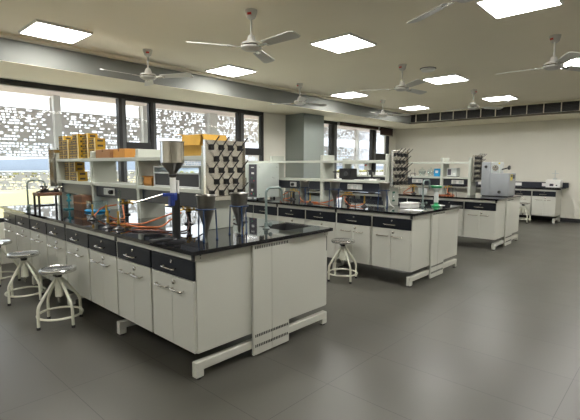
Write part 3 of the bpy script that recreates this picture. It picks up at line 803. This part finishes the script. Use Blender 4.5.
# ------------------------------------------------------------------ middle bench equipment
t = thing('drying_oven', 'pale grey green laboratory oven with dark control strip on the middle bench', 'oven', (4.72, 5.09, ZT))
OX, OY, OH = .53, .66, .60
B('oven').box(0.02, OX, 0, OY, .035, OH, .008, 2).build('casing', t)
B('purple').box(.004, .022, .012, .185, .05, OH - .02, .003).build('control_panel', t).name = 'control_panel'
cp = bpy.data.objects['control_panel']
k = B('white', 'red', 'green', 'black')
k.box(.001, .005, .06, .12, .42, .45).use(3).box(.001, .005, .05, .14, .20, .27).use(2).box(-.002, .005, .10, .118, .35, .365).use(1).box(-.002, .005, .055, .068, .305, .318)
k.use(2).box(-.006, .005, .058, .078, .09, .11, .004).use(1).box(-.006, .005, .11, .13, .09, .11, .004).use(0).box(.001, .005, .06, .13, .52, .535)
k.use(0).lathe([(.018, 0), (.014, .016), (0, .017)], (.004, .10, .16), 14, Matrix.Rotation(-PI / 2, 4, 'Y'))
k.build('control_buttons', cp)
d = B('oven').box(-.012, .02, .195, OY - .005, .05, OH - .015, .006, 2).build('door', t)
B('chrome').box(-.04, -.012, .215, .235, .25, .36, .004).build('door_handle', d)
for q in ((.08, .06, 0), (OX - .06, .06, 0), (.08, OY - .06, 0), (OX - .06, OY - .06, 0)):
    B('black').lathe([(.02, 0), (.016, .036)], q, 12).build('foot', t)
for q, z in ((OX - .16, .36), (OX - .13, .345), (.06, .53), (OX - .06, .53), (.06, .08)):
    B('black').box(q, q + .01, -.002, .002, z, z + .01).build('screw', t)

t = thing('projector_unit', 'black boxy device with side rod on the lower shelf of the middle bench rack', 'device', (5.30, 3.66, ZL))
B('black').box(0, .18, 0, .21, .02, .17, .008).build('body', t); B('black').box(.03, .15, .03, .18, 0, .022).build('base', t)
B('blackmetal').cyl((.05, .21, .11), (.05, .36, .115), .008).build('side_rod', t); B('dgrey').lathe([(.035, 0), (.03, .02), (0, .02)], (0, .08, .09), 18, Matrix.Rotation(-PI / 2, 4, 'Y')).build('lens', t)
t = thing('microscope', 'small white and black instrument with a red knob on the middle rack shelf', 'instrument', (5.36, 3.36, ZL))
B('lgrey').box(-.05, .09, -.07, .07, 0, .018, .004).build('base', t)
B('blackmetal').cyl((.05, 0, .015), (.05, 0, .19), .012).box(.02, .07, -.06, -.01, .12, .25, .006).build('column', t)
B('white').box(-.04, .06, .0, .08, .15, .25, .006).build('head', t)
B('red').lathe([(.014, 0), (.012, .02), (0, .02)], (-.04, .045, .22), 12, Matrix.Rotation(-PI / 2, 4, 'Y')).build('knob', t)
B('chrome').cyl((0, .04, .152), (0, .04, .06), .009).build('spindle', t)
B('chrome').cyl((.03, -.035, .122), (.03, -.035, .05), .008).build('spindle', t)
t = thing('flat_tray', 'thin white tray lying on the middle rack shelf beside the small instrument', 'tray', (5.28, 3.20, ZL))
B('white').box(0, .10, 0, .12, 0, .012, .003).build('base', t); B('white').box(0, .10, 0, .004, .01, .025).box(0, .10, .116, .12, .01, .025).build('rim', t)

t = thing('plastic_tray', 'white plastic tray on the near end of the middle bench', 'tray', (5.16, 2.60, ZT))
B('white').box(0, .24, 0, .16, 0, .006).box(0, .24, 0, .006, 0, .07).box(0, .24, .154, .16, 0, .07).box(0, .006, 0, .16, 0, .07).box(.234, .24, 0, .16, 0, .07).build('body', t)
B('white').box(-.012, .252, -.012, 0, .064, .07).box(-.012, .252, .16, .172, .064, .07).box(-.012, 0, 0, .16, .064, .07).box(.24, .252, 0, .16, .064, .07).build('rim', t)
tag(B('paper').box(0, .15, 0, .21, 0, .004).build('paper_stack', loc=(4.98, 2.38, ZT), rz=R(8)), 'loose white paper sheets at the corner of the middle bench', 'paper')
tag(B('paper').box(0, .12, 0, .16, 0, .006).build('paper_stack', loc=(5.83, 2.50, ZT), rz=R(-12)), 'loose white paper sheets right of the green funnel on the middle bench', 'paper')
hose('white cable drooping from the middle bench pegboard to the tray', [(5.24, 3.0, 1.10), (5.16, 2.93, 1.02), (5.12, 2.88, .95), (5.12, 2.82, .907)], 'white', .005)
t = thing('green_funnel', 'green funnel on a tall pale cylinder with green foot on the middle bench', 'funnel', (5.70, 2.50, ZT))
B('green').lathe([(.0, 0), (.06, 0), (.06, .012), (.03, .03), (.028, .07)], seg=24, cap=False).build('foot', t)
B('lgrey').lathe([(.03, .06), (.032, .17), (.03, .20)], seg=24).build('cylinder', t)
B('lgrey', 'green').lathe([(.02, .20), (.058, .25), (.062, .262)], seg=28).use(1).lathe([(.062, .258), (.078, .275), (.08, .288), (.074, .29), (.02, .27)], seg=28).build('funnel_cup', t)

# black rectangular stands among the burners
def tripod(label, loc, rz=0):
    t = thing('burner_stand', label, 'stand', loc, rz, 'black burner stands')
    k = B('blackmetal')
    k.tube([(-.07, -.05, .15), (.07, -.05, .15), (.07, .05, .15), (-.07, .05, .15), (-.07, -.05, .15)], .006, 8)
    for q in (-.03, 0, .03): k.tube([(-.07, q, .15), (.07, q, .15)], .0035, 6)
    k.build('grid_top', t)
    for x in (-.07, .07):
        for y in (-.05, .05): B('blackmetal').tube([(x, y, .15), (x * 1.15, y * 1.2, .0)], .006, 8).build('leg', t)
    return t
tr = tripod('black wire stand on the middle bench left of the third funnel stand', (4.86, 3.38, ZT), R(70))
for lab, x, y, a in (('black wire stand on the middle bench below the plug socket', 4.98, 4.60, 20), ('black wire stand on the farther bench below the glass jars', 8.08, 4.42, 10), ('black wire stand on the farther bench near the grey machine', 7.98, 3.22, 80)):
    dup(tr, lab, (x, y, ZT), R(a))

# ------------------------------------------------------------------ farther bench equipment
t = thing('testing_machine', 'grey stepped testing machine with handwheel on the farther bench', 'machine', (8.43, 2.345, ZT))
B('grey').box(0, .44, 0, .33, .012, .43, .008, 2).build('lower_housing', t)
B('grey').box(0, .44, .332, .485, .012, .64, .008, 2).build('tower', t)
g = B('lgrey').box(.04, .26, .17, .332, .432, .635, .008).build('gauge_box', t)
B('chrome', 'black').lathe([(.055, 0), (.055, .012), (.045, .012), (.045, .006), (0, .006)], (.04, .25, .53), 24, Matrix.Rotation(-PI / 2, 4, 'Y')).use(1).box(.028, .034, .246, .254, .53, .57).build('dial', g)
B('warn').box(.036, .042, .175, .20, .60, .628).build('gauge_label', g)
w = B('blackmetal'); A = Matrix.Rotation(PI / 2, 4, 'X')
w.cyl((.15, .17, .50), (.13, .05, .535), .012).lathe([(.03, 0), (.042, .01), (.042, .03), (.03, .04)], (.13, .06, .535), 18, A)
w.build('handwheel', t)
B('warn', 'black').box(.10, .22, -.002, .003, .30, .41).use(1).box(.12, .20, -.003, .0, .36, .40).box(.23, .36, -.002, .003, .33, .40).build('warning_label', t)
B('black').lathe([(.03, 0), (.022, .03), (0, .032)], (0, .155, .085), 16, Matrix.Rotation(-PI / 2, 4, 'Y')).build('knob', t)
B('black').lathe([(.028, 0), (.02, .02), (0, .022)], (0, .41, .55), 16, Matrix.Rotation(-PI / 2, 4, 'Y')).build('tower_knob', t)
B('black').box(.02, .42, .02, .465, 0, .013).build('base_pad', t)

def jar(label, loc):
    t = thing('glass_desiccator', label, 'glass jar', loc, 0, 'glass jars on the farther rack')
    B('clear').lathe([(0, .002), (.05, .002), (.055, .01), (.05, .04), (.075, .075), (.078, .10), (.072, .102), (.07, .08), (.045, .042)], seg=28, cap=False).build('bowl', t)
    B('clear').lathe([(.082, .10), (.082, .106), (.06, .135), (.02, .15), (.012, .158), (.018, .17), (.016, .182), (0, .185)], seg=28, cap=False).build('lid', t)
    return t
x3 = BX[2] + .62
j = jar('clear glass jar with knobbed lid on the farther rack, the left one', (x3 + .13, 4.05, ZL))
dup(j, 'clear glass jar with knobbed lid on the farther rack, beside the blue box', (x3 + .13, 3.86, ZL))
t = thing('spirit_lamp_stand', 'small dark ring stand on the farther rack left of the glass jars', 'stand', (x3 + .12, 4.24, ZL))
ring = [(.05 * math.cos(2 * PI * k / 24), .05 * math.sin(2 * PI * k / 24), .06) for k in range(25)]
B('blackmetal').tube(ring, .006, 8).build('ring', t)
for k in range(3):
    a = k * 2 * PI / 3; B('blackmetal').tube([(.05 * math.cos(a), .05 * math.sin(a), .06), (.065 * math.cos(a), .065 * math.sin(a), 0)], .006, 8).build('leg', t)
B('blackmetal').cyl((0.05, 0, .06), (.05, 0, .16), .004).build('rod', t)
t = card_box('instrument_carton', 'bright blue box on the farther rack left of the upright', (x3 + .05, 3.64, ZL), .16, .12, .16, 'cyan', tape=False)
B('white').box(-.001, .002, .03, .09, .07, .12).build('paper_label', t)
t = thing('power_supply', 'small grey meter box with dark face on the farther rack right of the upright', 'instrument', (x3 + .06, 3.30, ZL))
B('lgrey').box(0, .18, 0, .20, .01, .17, .006).build('casing', t)
B('purple').box(-.003, .001, .11, .18, .03, .15, .002).build('face', t)
B('white').lathe([(.014, 0), (.012, .012), (0, .012)], (0, .05, .06), 14, Matrix.Rotation(-PI / 2, 4, 'Y')).build('knob', t)
B('black').box(.01, .17, .01, .19, 0, .012).build('foot_pad', t)
t = thing('plastic_tub', 'grey plastic tub on the farther bench seen behind the middle bench tap', 'tub', (7.98, 3.78, ZT))
B('lgrey').lathe([(0, .003), (.07, .003), (.085, .12), (.09, .125), (.088, .13), (.08, .125), (.068, .01), (0, .008)], seg=26, cap=False).build('body', t)
B('chrome').tube([(.088 * math.cos(q), 0.0, .125 + .1 * math.sin(q)) for q in [PI * k / 12 for k in range(13)]], .003, 6).build('handle', t)

# instrument on the far wall bench
t = thing('bench_balance', 'white bench instrument with slim rod stand on the far wall bench', 'instrument', (12.85, 2.34, ZT))
B('white').poly([(0, 0, .015), (.30, 0, .015), (.30, 0, .21), (.10, 0, .22), (.0, 0, .14)], (0, .33, 0)).build('housing', t)
B('purple').box(-.004, .003, .15, .24, .05, .11, .002).build('display', t)
B('black').lathe([(.018, 0), (.015, .015), (0, .015)], (0, .08, .07), 14, Matrix.Rotation(-PI / 2, 4, 'Y')).build('knob', t)
B('black').box(.02, .28, .02, .31, 0, .016).build('base_pad', t)
B('lgrey').cyl((.18, .16, .21), (.18, .16, .46), .010).lathe([(.05, .21), (.05, .25)], (.18, .16, 0), 16).cyl((.18, .24, .38), (.18, .08, .38), .008).build('rod_stand', t)

# ------------------------------------------------------------------ world
wd = bpy.data.worlds.new('hazy_sky'); sc.world = wd; wd.use_nodes = True
nt = wd.node_tree; bg = nt.nodes['Background']
tc = nt.nodes.new('ShaderNodeTexCoord'); sp = nt.nodes.new('ShaderNodeSeparateXYZ'); rp = nt.nodes.new('ShaderNodeValToRGB')
nt.links.new(tc.outputs['Generated'], sp.inputs[0]); nt.links.new(sp.outputs['Z'], rp.inputs['Fac']); nt.links.new(rp.outputs['Color'], bg.inputs['Color'])
rp.color_ramp.elements[0].position = 0.0; rp.color_ramp.elements[0].color = (0.66, 0.76, 0.90, 1)
rp.color_ramp.elements[1].position = 0.12; rp.color_ramp.elements[1].color = (0.93, 0.96, 1.0, 1)
bg.inputs['Strength'].default_value = 1.25

sun = bpy.data.lights.new('sun', 'SUN'); sun.energy = 6.0; sun.angle = R(3); sun.color = (1, .95, .86)
so_ = bpy.data.objects.new('sun', sun); COL.objects.link(so_); so_.rotation_euler = (R(-25), 0, R(8))
# ------------------------------------------------------------------ camera
cam = bpy.data.cameras.new('camera'); co = bpy.data.objects.new('camera', cam); COL.objects.link(co)
r_ = Vector((0.67768869, -0.73534286, 0.00298486)); u_ = Vector((0.0736725, 0.07193381, 0.99468482)); f_ = Vector((0.73164909, 0.67386675, -0.10292327))
mt = Matrix(((r_.x, u_.x, -f_.x, 0), (r_.y, u_.y, -f_.y, 0), (r_.z, u_.z, -f_.z, 1.45572), (0, 0, 0, 1)))
co.matrix_world = mt
cam.sensor_fit = 'HORIZONTAL'; cam.sensor_width = 36; cam.lens = 426.383 / 580 * 36; cam.clip_end = 3000; cam.clip_start = 0.05
sc.camera = co
vs = sc.view_settings; vs.view_transform = 'Standard'; vs.look = 'None'; vs.gamma = 1.0; vs.exposure = 1.1; vs.use_curve_mapping = False
sc.cycles.max_bounces = 12; sc.cycles.diffuse_bounces = 6; sc.cycles.glossy_bounces = 6; sc.cycles.transparent_max_bounces = 16
